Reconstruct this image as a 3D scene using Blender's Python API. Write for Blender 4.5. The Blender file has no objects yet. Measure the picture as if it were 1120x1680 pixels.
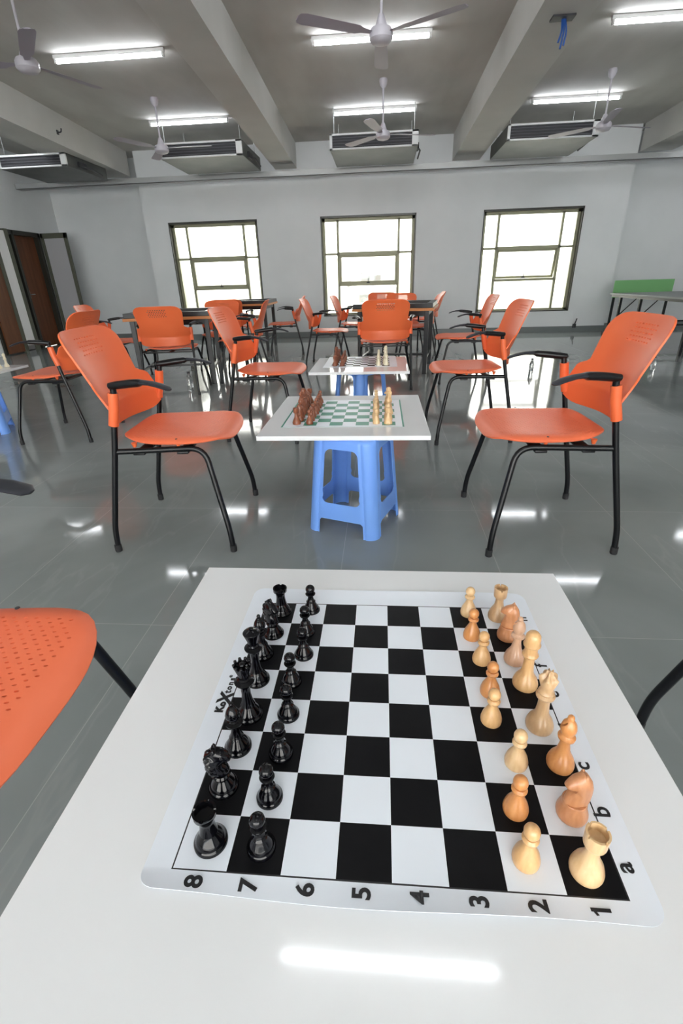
import bpy, bmesh, math, random
from mathutils import Vector, Matrix
random.seed(7)
PI = math.pi
sc = bpy.context.scene
COL = sc.collection

# ---------------------------------------------------------------- camera
cam_d = bpy.data.cameras.new('camera')
cam_d.sensor_fit = 'VERTICAL'
cam_d.sensor_height = 36.0
cam_d.lens = 785.0 / 1680.0 * 36.0
cam_d.clip_start = 0.02
cam = bpy.data.objects.new('camera', cam_d)
COL.objects.link(cam)
YAW, PIT, ROL = math.radians(5.09), math.radians(25.85), math.radians(-1.75)
fwd = Vector((-math.sin(YAW) * math.cos(PIT), math.cos(YAW) * math.cos(PIT), -math.sin(PIT)))
rt = Vector((math.cos(YAW), math.sin(YAW), 0))
up = rt.cross(fwd)
r2 = rt * math.cos(ROL) + up * math.sin(ROL)
u2 = -rt * math.sin(ROL) + up * math.cos(ROL)
mw = Matrix.Identity(4)
for i in range(3):
    mw[i][0], mw[i][1], mw[i][2] = r2[i], u2[i], -fwd[i]
mw[2][3] = 1.0
cam.matrix_world = mw
sc.camera = cam

# ---------------------------------------------------------------- light
TUBE_E = 15.0
w = bpy.data.worlds.new('daylight')
sc.world = w
w.use_nodes = True
bg = w.node_tree.nodes['Background']
bg.inputs[0].default_value = (1.0, 0.985, 0.94, 1)
bg.inputs[1].default_value = 3.0
sc.view_settings.view_transform = 'Standard'
sc.view_settings.look = 'None'
sc.view_settings.gamma = 1.0
sc.view_settings.exposure = 1.5
sc.cycles.use_denoising = True
sc.cycles.max_bounces = 8
sc.cycles.diffuse_bounces = 4
sc.cycles.sample_clamp_indirect = 6.0
sc.cycles.caustics_reflective = False
sc.cycles.caustics_refractive = False


def area(name, loc, rot, sx, sy, power, col=(1, 1, 1)):
    d = bpy.data.lights.new(name, 'AREA')
    d.shape = 'RECTANGLE'; d.size = sx; d.size_y = sy; d.energy = power; d.color = col
    o = bpy.data.objects.new(name, d); COL.objects.link(o)
    o.location = loc; o.rotation_euler = rot
    return o


# added fill lamp behind the camera, brightens the foreground
area('rear_fill', (0, -4.9, 1.5), (PI / 2, 0, PI), 8.0, 2.0, 1050, (0.90, 0.96, 1.0))


# ---------------------------------------------------------------- materials
def mat(name, col, rough=0.5, metal=0.0, spec=0.5, emit=0.0, coat=0.0, alpha=1.0, trans=0.0):
    m = bpy.data.materials.new(name); m.use_nodes = True
    b = m.node_tree.nodes['Principled BSDF']
    b.inputs['Base Color'].default_value = (*col, 1)
    b.inputs['Roughness'].default_value = rough
    b.inputs['Metallic'].default_value = metal
    b.inputs['Specular IOR Level'].default_value = spec
    b.inputs['Coat Weight'].default_value = coat
    b.inputs['Transmission Weight'].default_value = trans
    if emit:
        b.inputs['Emission Color'].default_value = (*col, 1)
        b.inputs['Emission Strength'].default_value = emit
    return m


def nodes_of(m):
    nt = m.node_tree
    return nt, nt.nodes['Principled BSDF']


def noisy(m, scale, c1, c2, rough=None, bump=0.0, stretch=(1, 1, 1), detail=4):
    """blend two colours with object-space noise"""
    nt, b = nodes_of(m)
    tc = nt.nodes.new('ShaderNodeTexCoord'); mp = nt.nodes.new('ShaderNodeMapping')
    mp.inputs['Scale'].default_value = stretch
    n = nt.nodes.new('ShaderNodeTexNoise'); n.inputs['Scale'].default_value = scale
    n.inputs['Detail'].default_value = detail
    r = nt.nodes.new('ShaderNodeValToRGB')
    r.color_ramp.elements[0].position = 0.35; r.color_ramp.elements[1].position = 0.65
    r.color_ramp.elements[0].color = (*c1, 1); r.color_ramp.elements[1].color = (*c2, 1)
    L = nt.links.new
    L(tc.outputs['Object'], mp.inputs['Vector']); L(mp.outputs[0], n.inputs['Vector'])
    L(n.outputs['Fac'], r.inputs[0]); L(r.outputs[0], b.inputs['Base Color'])
    if bump:
        bp = nt.nodes.new('ShaderNodeBump'); bp.inputs['Strength'].default_value = bump
        bp.inputs['Distance'].default_value = 0.002
        L(n.outputs['Fac'], bp.inputs['Height']); L(bp.outputs[0], b.inputs['Normal'])
    return m


M = {}
M['wall'] = noisy(mat('painted_wall', (.7, .71, .7), .6), 1.2, (.70, .725, .735), (.76, .78, .79))
M['ceiling'] = noisy(mat('bare_slab', (.4, .39, .37), .85), 1.6, (.43, .42, .395), (.55, .54, .51), stretch=(1, .35, 1))
M['beam'] = noisy(mat('beam_plaster', (.6, .59, .56), .8), 1.0, (.50, .50, .475), (.58, .575, .55))
M['skirting'] = mat('skirting_stone', (.16, .18, .18), .35)
M['orange'] = noisy(mat('orange_plastic', (.85, .17, .05), .40), 2.5, (.86, .150, .045), (.90, .175, .055))
M['orange_seat'] = noisy(mat('orange_seat_plastic', (.9, .25, .1), .42), 6, (.86, .175, .075), (.90, .20, .09))
M['blacktube'] = mat('black_powder_coat', (.004, .0045, .006), .28, spec=.4)
M['pad'] = mat('arm_pad_rubber', (.022, .024, .032), .5, spec=.4)
M['foot'] = mat('rubber_cap', (.02, .02, .022), .7)
M['white_top'] = mat('white_laminate', (.80, .815, .83), .07)
M['edge'] = mat('board_edge', (.62, .62, .6), .5)
M['blue'] = noisy(mat('blue_plastic', (.14, .32, .85), .38), 3, (.17, .36, .90), (.20, .41, .93))
M['mat_white'] = mat('mat_white_vinyl', (.80, .85, .92), .38)
M['mat_black'] = noisy(mat('mat_black_print', (.012, .012, .013), .45, spec=.14), 14, (.002, .002, .003), (.005, .005, .006))
M['mat_green'] = mat('mat_green_print', (.015, .24, .16), .4)
M['ink'] = mat('black_ink', (.01, .01, .012), .4)
M['black_piece'] = mat('black_gloss_plastic', (.002, .002, .0035), .11, spec=.34)
M['felt'] = mat('steel_glint', (.55, .56, .57), .3, metal=1)
M['metal'] = mat('galvanised', (.42, .43, .43), .42, metal=.6)
M['ac_body'] = noisy(mat('ac_casing', (.36, .37, .37), .45, metal=.4), 3, (.065, .07, .07), (.10, .105, .10))
M['ac_white'] = mat('ac_white_lip', (.85, .87, .88), .5)
M['dark'] = mat('dark_recess', (.03, .032, .038), .6)
M['grille'] = mat('grille_slats', (.13, .13, .15), .5)
M['fan'] = mat('fan_paint', (.52, .50, .55), .4)
M['fan_blade'] = mat('fan_blade_paint', (.34, .31, .37), .45)
M['frame'] = mat('window_alu', (.33, .33, .22), .45, metal=.15)
M['reveal'] = mat('black_granite', (.02, .02, .014), .3)
M['door_wood'] = noisy(mat('door_wood', (.12, .04, .012), .5), 3, (.10, .032, .008), (.15, .05, .016), stretch=(6, 6, .5))
M['door_frame'] = mat('olive_door_frame', (.085, .09, .065), .5)
M['panel_grey'] = mat('grey_panel', (.42, .42, .44), .6)
M['ply'] = noisy(mat('plywood_edge', (.55, .2, .06), .5), 5, (.52, .19, .05), (.62, .25, .08), stretch=(1, 1, 6))
M['carrom'] = mat('carrom_surface', (.62, .45, .25), .3)
M['carrom_rim'] = mat('carrom_black_rim', (.007, .008, .010), .3, spec=.35)
M['green'] = mat('green_board', (.17, .42, .16), .55)
M['grey_top'] = mat('grey_table_top', (.17, .19, .19), .4)
M['white_plastic'] = mat('white_plastic', (.8, .8, .8), .5)
M['tube'] = mat('lit_tube', (.93, .96, 1.0), .5, emit=TUBE_E)
M['out_white'] = noisy(mat('facade_white', (.85, .84, .78), .8), .6, (.80, .79, .72), (.88, .87, .82))
M['out_grey'] = mat('facade_grey', (.33, .33, .32), .8)  # plain grey of the column and gate outside
M['out_ground'] = mat('paving', (.6, .6, .56), .9)
M['blue_wire'] = mat('blue_wire', (.01, .07, .3), .5)
M['clear'] = mat('clear_plastic', (.85, .87, .88), .08, trans=.9)
M['redbox'] = mat('dark_red_cloth', (.05, .012, .012), .8)
M['ivory'] = mat('ivory_piece', (.82, .74, .55), .4)


def wood(name, c1, c2):
    return noisy(mat(name, c1, .3, coat=.15), 60, c1, c2, stretch=(3, 3, .5), detail=2)


W_TAN = wood('boxwood_tan', (.62, .36, .155), (.70, .43, .20))
W_LIGHT = wood('boxwood_light', (.66, .43, .22), (.73, .51, .28))
W_ORANGE = wood('boxwood_orange', (.58, .235, .075), (.66, .30, .105))
W_PINK = wood('boxwood_pink', (.60, .36, .23), (.68, .43, .29))
W_RED = wood('boxwood_red', (.50, .215, .095), (.58, .27, .13))
W_DUN = wood('boxwood_dun', (.52, .33, .175), (.60, .40, .22))
W_BROWN = wood('rosewood', (.19, .055, .025), (.26, .085, .04))


def glass_mat():
    m = bpy.data.materials.new('window_glass'); m.use_nodes = True
    nt = m.node_tree; nt.nodes.clear()
    o = nt.nodes.new('ShaderNodeOutputMaterial'); t = nt.nodes.new('ShaderNodeBsdfTransparent')
    g = nt.nodes.new('ShaderNodeBsdfGlossy'); g.inputs['Roughness'].default_value = .02
    mx = nt.nodes.new('ShaderNodeMixShader'); mx.inputs[0].default_value = .07
    t.inputs[0].default_value = (.97, .98, .97, 1)
    nt.links.new(t.outputs[0], mx.inputs[1]); nt.links.new(g.outputs[0], mx.inputs[2])
    nt.links.new(mx.outputs[0], o.inputs[0])
    return m


M['glass'] = glass_mat()


def floor_mat():
    m = mat('polished_tile', (.2, .22, .22), .1, spec=.38)
    nt, b = nodes_of(m); N = nt.nodes.new; L = nt.links.new
    tc = N('ShaderNodeTexCoord')
    n1 = N('ShaderNodeTexNoise'); n1.inputs['Scale'].default_value = 1.1; n1.inputs['Detail'].default_value = 6
    n1.inputs['Distortion'].default_value = 1.2
    r1 = N('ShaderNodeValToRGB')
    r1.color_ramp.elements[0].position = .3; r1.color_ramp.elements[1].position = .72
    r1.color_ramp.elements[0].color = (.225, .248, .248, 1); r1.color_ramp.elements[1].color = (.30, .325, .322, 1)
    L(tc.outputs['Object'], n1.inputs['Vector']); L(n1.outputs['Fac'], r1.inputs[0])
    # light stone veins
    n2 = N('ShaderNodeTexNoise'); n2.inputs['Scale'].default_value = .9; n2.inputs['Detail'].default_value = 5
    mp2 = N('ShaderNodeMapping'); mp2.inputs['Rotation'].default_value = (0, 0, .9)
    mp2.inputs['Scale'].default_value = (2.2, .5, 1)
    L(tc.outputs['Object'], mp2.inputs[0]); L(mp2.outputs[0], n2.inputs['Vector'])
    sub = N('ShaderNodeMath'); sub.operation = 'SUBTRACT'; sub.inputs[1].default_value = .5
    ab = N('ShaderNodeMath'); ab.operation = 'ABSOLUTE'
    ra = N('ShaderNodeValToRGB')
    ra.color_ramp.elements[0].position = 0.0; ra.color_ramp.elements[0].color = (.10, .10, .10, 1)
    ra.color_ramp.elements[1].position = .006; ra.color_ramp.elements[1].color = (0, 0, 0, 1)
    L(n2.outputs['Fac'], sub.inputs[0]); L(sub.outputs[0], ab.inputs[0]); L(ab.outputs[0], ra.inputs[0])
    mixv = N('ShaderNodeMixRGB'); mixv.inputs[2].default_value = (.5, .52, .5, 1)
    L(ra.outputs[0], mixv.inputs[0]); L(r1.outputs[0], mixv.inputs[1])
    # tile joints
    mp = N('ShaderNodeMapping'); mp.inputs['Location'].default_value = (.7435, -1.198, 0)
    L(tc.outputs['Object'], mp.inputs[0])
    br = N('ShaderNodeTexBrick'); br.offset = 0.0; br.squash = 1.0
    br.inputs['Scale'].default_value = 1.0
    br.inputs['Brick Width'].default_value = .597; br.inputs['Row Height'].default_value = .886
    br.inputs['Mortar Size'].default_value = .0016; br.inputs['Mortar Smooth'].default_value = .3
    br.inputs['Color1'].default_value = (1, 1, 1, 1); br.inputs['Color2'].default_value = (.93, .94, .94, 1)
    br.inputs['Mortar'].default_value = (0, 0, 0, 1)
    L(mp.outputs[0], br.inputs['Vector'])
    mulc = N('ShaderNodeMixRGB'); mulc.blend_type = 'MULTIPLY'; mulc.inputs[0].default_value = 1
    L(mixv.outputs[0], mulc.inputs[1]); L(br.outputs['Color'], mulc.inputs[2])
    mixj = N('ShaderNodeMixRGB'); mixj.inputs[2].default_value = (.36, .38, .37, 1)
    L(br.outputs['Fac'], mixj.inputs[0]); L(mulc.outputs[0], mixj.inputs[1])
    L(mixj.outputs[0], b.inputs['Base Color'])
    rr = N('ShaderNodeMapRange'); rr.inputs[3].default_value = .05; rr.inputs[4].default_value = .09
    L(n1.outputs['Fac'], rr.inputs[0]); L(rr.outputs[0], b.inputs['Roughness'])
    return m


M['floor'] = floor_mat()


# ---------------------------------------------------------------- mesh helpers
def link(name, bm, m, parent=None, smooth=True, angle=40, recalc=True):
    if recalc:
        bmesh.ops.recalc_face_normals(bm, faces=bm.faces)
    me = bpy.data.meshes.new(name)
    if smooth:
        for f in bm.faces: f.smooth = True
        for e in bm.edges:
            if len(e.link_faces) == 2 and e.calc_face_angle(0) > math.radians(angle):
                e.smooth = False
    bm.to_mesh(me); bm.free()
    ms = m if isinstance(m, (list, tuple)) else [m]
    for k in ms: me.materials.append(k)
    o = bpy.data.objects.new(name, me); COL.objects.link(o)
    if parent: o.parent = parent
    return o


def tag(o, label=None, cat=None, group=None, kind=None):
    if label: o['label'] = label
    if cat: o['category'] = cat
    if group: o['group'] = group
    if kind: o['kind'] = kind
    return o


def empty(name, loc=(0, 0, 0), rz=0):
    o = bpy.data.objects.new(name, None); COL.objects.link(o)
    o.empty_display_size = .1
    o.location = loc; o.rotation_euler = (0, 0, rz)
    return o


def dup(root, loc, rz):
    def cp(o, par):
        c = o.copy(); COL.objects.link(c)
        c.parent = par
        for ch in kids.get(o, []): cp(ch, c)
        return c
    kids = {}
    for o in COL.objects:
        if o.parent: kids.setdefault(o.parent, []).append(o)
    r = cp(root, None)
    r.location = loc; r.rotation_euler = (0, 0, rz)
    return r


def box(bm, x0, x1, y0, y1, z0, z1, bev=0.0, mi=0, mx=None):
    r = bmesh.ops.create_cube(bm, size=1)
    vs = r['verts']
    for v in vs:
        v.co = Vector(((x0 + x1) / 2 + v.co.x * (x1 - x0), (y0 + y1) / 2 + v.co.y * (y1 - y0), (z0 + z1) / 2 + v.co.z * (z1 - z0)))
    if mx is not None:
        for v in vs: v.co = mx @ v.co
    fs = {f for v in vs for f in v.link_faces}
    for f in fs: f.material_index = mi
    if bev:
        es = {e for v in vs for e in v.link_edges}
        res = bmesh.ops.bevel(bm, geom=list(es), offset=bev, segments=2, affect='EDGES', profile=.6)
        for f in res['faces']: f.material_index = mi
    return bm


def B(x0, x1, y0, y1, z0, z1, bev=0.0):
    return box(bmesh.new(), x0, x1, y0, y1, z0, z1, bev)


def lathe(bm, prof, seg=28, cx=0, cy=0, cz=0, mi=0, mod=None):
    rings = []
    for (r, z) in prof:
        if r < 1e-6:
            rings.append([bm.verts.new((cx, cy, cz + z))])
        else:
            ring = []
            for k in range(seg):
                a = 2 * PI * k / seg
                rr, zz = (r, z) if mod is None else mod(r, z, a)
                ring.append(bm.verts.new((cx + rr * math.cos(a), cy + rr * math.sin(a), cz + zz)))
            rings.append(ring)
    for i in range(len(rings) - 1):
        a, b = rings[i], rings[i + 1]
        for k in range(seg):
            k2 = (k + 1) % seg
            if len(a) == 1 and len(b) == 1: continue
            if len(a) == 1: f = bm.faces.new((a[0], b[k2], b[k]))
            elif len(b) == 1: f = bm.faces.new((a[k], a[k2], b[0]))
            else: f = bm.faces.new((a[k], a[k2], b[k2], b[k]))
            f.material_index = mi
    return bm


def round_path(pts, rad=.03, n=6):
    pts = [Vector(p) for p in pts]
    out = [pts[0]]
    for i in range(1, len(pts) - 1):
        p, a, b = pts[i], pts[i - 1], pts[i + 1]
        r = rad[i - 1] if isinstance(rad, (list, tuple)) else rad
        d1 = (a - p); d2 = (b - p)
        t = min(r, d1.length * .48, d2.length * .48)
        s = p + d1.normalized() * t; e = p + d2.normalized() * t
        for k in range(n + 1):
            u = k / n
            out.append(s * (1 - u) ** 2 + p * 2 * u * (1 - u) + e * u * u)
    out.append(pts[-1])
    return out


def tube(bm, pts, r, seg=10, caps=True, sect=None, upv=None, mi=0):
    """sweep; sect(i) -> (half width, half height) for elliptical sections"""
    pts = [Vector(p) for p in pts]
    n = len(pts); rings = []
    ref = Vector(upv) if upv else None
    prev = None
    for i, p in enumerate(pts):
        t = (pts[min(i + 1, n - 1)] - pts[max(i - 1, 0)]).normalized()
        if ref is not None:
            s = t.cross(ref).normalized(); u = s.cross(t).normalized()
        else:
            if prev is None:
                h = Vector((0, 0, 1)) if abs(t.z) < .9 else Vector((0, 1, 0))
                s = t.cross(h).normalized()
            else:
                s = (prev - t * prev.dot(t)).normalized()
            prev = s; u = s.cross(t).normalized()
        ra, rb = sect(i) if sect else (r, r)
        rings.append([bm.verts.new(p + s * ra * math.cos(2 * PI * k / seg) + u * rb * math.sin(2 * PI * k / seg)) for k in range(seg)])
    for i in range(n - 1):
        for k in range(seg):
            k2 = (k + 1) % seg
            f = bm.faces.new((rings[i][k], rings[i][k2], rings[i + 1][k2], rings[i + 1][k])); f.material_index = mi
    if caps:
        f = bm.faces.new(rings[0]); f.material_index = mi
        f = bm.faces.new(rings[-1][::-1]); f.material_index = mi
    return bm


def baked(o, mods):
    """apply modifiers by evaluating the depsgraph, return same object with new mesh"""
    for typ, kw in mods:
        md = o.modifiers.new(typ.lower(), typ)
        for k, v in kw.items(): setattr(md, k, v)
    dg = bpy.context.evaluated_depsgraph_get()
    me = bpy.data.meshes.new_from_object(o.evaluated_get(dg), depsgraph=dg)
    o.modifiers.clear()
    old = o.data; o.data = me; me.name = old.name
    bpy.data.meshes.remove(old)
    b2 = bmesh.new(); b2.from_mesh(me)
    for f in b2.faces: f.smooth = True
    for e in b2.edges:
        if len(e.link_faces) == 2: e.smooth = e.calc_face_angle(0) < math.radians(38)
    b2.to_mesh(me); b2.free()
    return o


def cut(o, cutter_bm):
    me = bpy.data.meshes.new('cutter'); cutter_bm.to_mesh(me); cutter_bm.free()
    c = bpy.data.objects.new('cutter', me); COL.objects.link(c)
    baked(o, [('BOOLEAN', dict(operation='DIFFERENCE', object=c, solver='EXACT'))])
    bpy.data.objects.remove(c); bpy.data.meshes.remove(me)
    return o


def text_parts(name, items, *a, **k):
    for it in items: text_mesh(name, [it], *a, **k)


def text_mesh(name, items, m, parent=None, depth=.00015, follow=None):
    """items: (string, x, y, z, size, rot, squash)"""
    bm = bmesh.new()
    for (s, x, y, z, size, rot, off) in items:
        c = bpy.data.curves.new('t', 'FONT'); c.body = s; c.size = size; c.extrude = depth
        c.align_x = 'CENTER'; c.align_y = 'CENTER'; c.offset = off; c.resolution_u = 4
        o = bpy.data.objects.new('t', c); COL.objects.link(o)
        dg = bpy.context.evaluated_depsgraph_get()
        me = bpy.data.meshes.new_from_object(o.evaluated_get(dg))
        me.transform(Matrix.Translation((x, y, z)) @ Matrix.Rotation(rot, 4, 'Z'))
        bm.from_mesh(me)
        bpy.data.objects.remove(o); bpy.data.curves.remove(c); bpy.data.meshes.remove(me)
    if follow:
        for v in bm.verts: v.co.z += follow(v.co.x, v.co.y)
    return link(name, bm, m, parent, smooth=False, recalc=False)


# ================================================================= ROOM
YW = 9.98           # face of the window wall
YR = 10.45          # recessed walls left and right of it
ZC = 3.13           # slab soffit
ZB = 2.76           # beam soffit
XL, XR = -6.35, 6.3
YB = -5.0

floor = link('floor', B(XL - .2, XR + .2, YB - .2, YR + .25, -.12, 0), M['floor'], smooth=False)
tag(floor, 'grey polished tile floor', kind='structure')
ceil = link('ceiling', B(XL - .2, XR + .2, YB - .2, YR + .25, ZC, ZC + .15), M['ceiling'], smooth=False)
tag(ceil, 'bare grey concrete ceiling slab', kind='structure')

WIN = [(-3.93, -2.27), (-1.11, .60), (1.77, 3.47)]
WZ0, WZ1 = .37, 2.035
bm = bmesh.new()
xs = [-4.37] + [v for a in WIN for v in a] + [4.17]
for i in range(0, len(xs), 2):
    box(bm, xs[i], xs[i + 1], YW, YW + .25, 0, ZC)
for a, b in WIN:
    box(bm, a, b, YW, YW + .25, 0, WZ0); box(bm, a, b, YW, YW + .25, WZ1, ZC)
wb = link('wall_back', bm, M['wall'], smooth=False); tag(wb, 'grey white window wall', kind='structure')
bm = B(XL - .2, -4.37, YR, YR + .2, 0, ZC); box(bm, -4.37, -4.17, YW + .25, YR + .2, 0, ZC)
tag(link('wall_back_left_recess', bm, M['wall'], smooth=False), 'recessed wall left of the windows', kind='structure')
bm = B(4.17, XR + .2, YR, YR + .2, 0, ZC); box(bm, 3.97, 4.17, YW + .25, YR + .2, 0, ZC)
tag(link('wall_back_right_recess', bm, M['wall'], smooth=False), 'recessed wall right of the windows', kind='structure')
# left wall with a door opening
DO0, DO1, DZ = 8.0, 9.75, 1.93
bm = B(XL - .2, XL, YB, DO0, 0, ZC); box(bm, XL - .2, XL, DO1, YR, 0, ZC); box(bm, XL - .2, XL, DO0, DO1, DZ, ZC)
tag(link('wall_left', bm, M['wall'], smooth=False), 'left wall with the open doorway', kind='structure')
tag(link('wall_right', B(XR, XR + .2, YB, YR, 0, ZC), M['wall'], smooth=False), 'right wall', kind='structure')
bm = B(XL, -4.2, YB - .2, YB, 0, ZC); box(bm, 4.2, XR, YB - .2, YB, 0, ZC)
box(bm, -4.2, 4.2, YB - .2, YB, 0, .45); box(bm, -4.2, 4.2, YB - .2, YB, 2.55, ZC)  # unseen wall, left open here so more light reaches the foreground
tag(link('wall_front', bm, M['wall'], smooth=False), 'wall behind the camera with a long opening added to let light in', kind='structure')

# baseboards
bm = B(-4.37, 4.17, YW - .012, YW, 0, .10)
tag(link('baseboard_back', bm, M['skirting'], smooth=False), kind='structure')
tag(link('baseboard_left', B(XL, -4.37, YR - .012, YR, 0, .10), M['skirting'], smooth=False), kind='structure')
tag(link('baseboard_right', B(4.17, XR, YR - .012, YR, 0, .10), M['skirting'], smooth=False), kind='structure')


# beams (each its own structural piece, slightly out of parallel as in the room)
def beam(name, x0n, x1n, x0f, x1f, yn=YB, z=ZB, extra=None):
    bm = bmesh.new()
    vs = []
    for (x0, x1, y) in ((x0n, x1n, yn), (x0f, x1f, YW)):
        vs.append([bm.verts.new(c) for c in ((x0, y, z), (x1, y, z), (x1, y, ZC), (x0, y, ZC))])
    a, b = vs
    for k in range(4):
        bm.faces.new((a[k], a[(k + 1) % 4], b[(k + 1) % 4], b[k]))
    bm.faces.new(a[::-1]); bm.faces.new(b)
    o = link(name, bm, M['beam'], smooth=False)
    tag(o, kind='structure')
    return o


beam('trim_1', -1.42, -1.06, -1.86, -1.485)
beam('trim_2', 1.10, 1.46, 1.17, 1.62)
beam('trim_3', -4.15, -3.72, -4.98, -4.48)
beam('trim_4', 4.05, 4.5, 4.20, 4.7)


# windows
def window(n, x0, x1, outward):
    root = empty('window_%d' % n, (x0, YW, WZ0)); tag(root, kind='structure')
    W, H = x1 - x0, WZ1 - WZ0
    fr = .05; d0, d1 = .10, .15        # frame depth behind the wall face
    bm = bmesh.new()                     # granite reveal lining the opening
    for (a, b, c, d) in ((0, .018, 0, H), (W - .018, W, 0, H), (0, W, 0, .018), (0, W, H - .03, H)):
        box(bm, a, b, -.006, .245, c, d)
    link('reveal', bm, M['reveal'], root, smooth=False)
    bm = bmesh.new()
    m1, m2 = .175 * W, .825 * W
    zt = .64 * H
    zs = .33 * H
    def bar(a, b, c, d, e=0): box(bm, a, b, d0 - e, d1, c, d, .003)
    bar(.018, .018 + fr, .018, H - .03); bar(W - .018 - fr, W - .018, .018, H - .03)
    bar(.018, W - .018, .018, .018 + fr * .7); bar(.018, W - .018, H - .03 - fr, H - .03)
    for m_ in (m1, m2): bar(m_ - .022, m_ + .022, .04, H - .05)
    bar(.04, m1, zt - .018, zt + .018); bar(m2, W - .04, zt - .018, zt + .018)
    bar(m1, m2, zt - .03, zt + .03); bar(m1, m2, zs - .026, zs + .018)
    link('window_frame', bm, M['frame'], root, smooth=False)
    bm = bmesh.new()
    a, b, c, d = m1 + .016, m2 - .016, zs + .014, zt - .022
    for q in ((a, a + .04, c, d), (b - .04, b, c, d), (a, b, c, c + .04), (a, b, d - .04, d)):
        box(bm, q[0], q[1], 0, .03, q[2], q[3], .003)
    sash = link('sash', bm, M['frame'], root, smooth=False)
    tilt = math.radians(9 if n == 3 else 1.5)        # top-hung sash, the right one stands ajar
    sash.matrix_basis = Matrix.Translation((0, d0 + .01, d)) @ Matrix.Rotation(tilt, 4, 'X') @ Matrix.Translation((0, 0, -d))
    g = link('sash_glass', B(a + .02, b - .02, .012, .016, c + .02, d - .02), M['glass'], sash, smooth=False)
    bm = bmesh.new()
    hx = (a + b) / 2
    box(bm, hx - .03, hx + .03, -.012, 0, c + .004, c + .022, .003); box(bm, hx - .006, hx + .006, -.02, -.008, c + .01, c + .085, .003)
    link('window_handle', bm, M['dark'], sash, smooth=False)
    bm = bmesh.new()
    for (p, q, r_, s) in ((.05, m1 - .01, .04, zt - .01), (.05, m1 - .01, zt + .01, H - .06), (m2 + .01, W - .05, .04, zt - .01),
                          (m2 + .01, W - .05, zt + .01, H - .06), (m1 + .01, m2 - .01, zt + .02, H - .06), (m1 + .01, m2 - .01, .04, zs - .018)):
        box(bm, p, q, .122, .127, r_, s)
    link('panes', bm, M['glass'], root, smooth=False)
    return root


for i, (a, b) in enumerate(WIN): window(i + 1, a, b, 0)

# --- doorway on the left wall
d1_ = empty('door_1', (XL, DO0, 0)); tag(d1_, 'dark door frame on the left wall', kind='structure')
bm = bmesh.new()
L_ = DO1 - DO0
for q in ((0, .07, 0, DZ), (L_ - .07, L_, 0, DZ), (0, L_, DZ - .07, DZ), (.98, 1.04, 0, DZ)):
    box(bm, -.16, .03, q[0], q[1], q[2], q[3], .004)
link('door_frame', bm, M['reveal'], d1_, smooth=False)
bm = bmesh.new(); box(bm, -.10, -.055, 1.05, L_ - .07, .01, DZ - .07, .003)
leaf = link('door_leaf', bm, M['door_wood'], d1_, smooth=False); leaf['label'] = 'dark brown wooden leaf'
bm = bmesh.new(); box(bm, -.055, -.03, 1.10, 1.13, .85, .99, .005); tube(bm, [(-.03, 1.115, .92), (.01, 1.115, .92), (.01, 1.2, .92)], .008)
link('door_handle', bm, M['metal'], leaf)
bm = bmesh.new(); box(bm, -.10, -.055, .62, .98, .01, DZ - .07, .003)
link('side_panel', bm, M['panel_grey'], d1_, smooth=False)
# olive glazed leaf folded back into the room
d2_ = empty('door_2', (XL + .02, 9.78, 0)); tag(d2_, 'olive framed glazed door leaf standing open into the room', kind='structure')
bm = bmesh.new()
lw = .50
for q in ((0, .05, 0, 1.93), (lw - .055, lw, 0, 1.93), (0, lw, 1.845, 1.93), (0, lw, 0, .12)):
    box(bm, q[0], q[1], 0, .045, q[2], q[3], .003)
link('leaf_frame', bm, M['door_frame'], d2_, smooth=False)
link('leaf_glass', B(.05, lw - .055, .02, .026, .12, 1.845), M['panel_grey'], d2_, smooth=False)
# nearer white door leaf with olive edge
d3_ = empty('door_3', (XL + .03, 8.02, 0)); tag(d3_, 'white panel and olive post at the left doorway', kind='structure')
bm = bmesh.new(); box(bm, 0, .05, .42, .50, 0, 1.93, .003); box(bm, 0, .05, .74, .82, 0, 1.93, .003)
link('door_post', bm, M['door_frame'], d3_, smooth=False)
link('brown_leaf', B(.01, .035, .03, .42, .02, 1.9), M['door_wood'], d3_, smooth=False)
link('white_leaf', B(.01, .035, .50, .74, .1, 1.9), M['white_plastic'], d3_, smooth=False)

# ================================================================= OUTSIDE
o = link('exterior_paving', B(-14, 14, YW + .6, 26, -.3, -.05), M['out_ground'], smooth=False); tag(o, 'pale paving outside the windows', kind='structure')
o = link('exterior_facade', B(-14, 14, 15.0, 15.3, -.05, 1.55), M['out_white'], smooth=False); tag(o, 'overexposed white wall outside', kind='structure')
bm = bmesh.new()
box(bm, -5.35, -4.95, 13.2, 13.6, -.05, 2.05)
tag(link('exterior_column', bm, M['out_grey'], smooth=False), 'grey column outside the left window', kind='structure')
bm = bmesh.new()
for x in (-.85, -.25, .35): box(bm, x - .05, x + .05, 13.8, 13.9, -.05, 1.36)
box(bm, -.9, .4, 13.78, 13.9, 1.3, 1.38); box(bm, -.9, .4, 13.78, 13.9, .86, .93); box(bm, -.55, -.02, 14.0, 14.1, .93, 1.3)
box(bm, -.6, .1, 14.0, 14.1, .2, .66)
tag(link('exterior_gate', bm, M['out_grey'], smooth=False), 'pale gate frame seen through the middle window', kind='structure')


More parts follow.
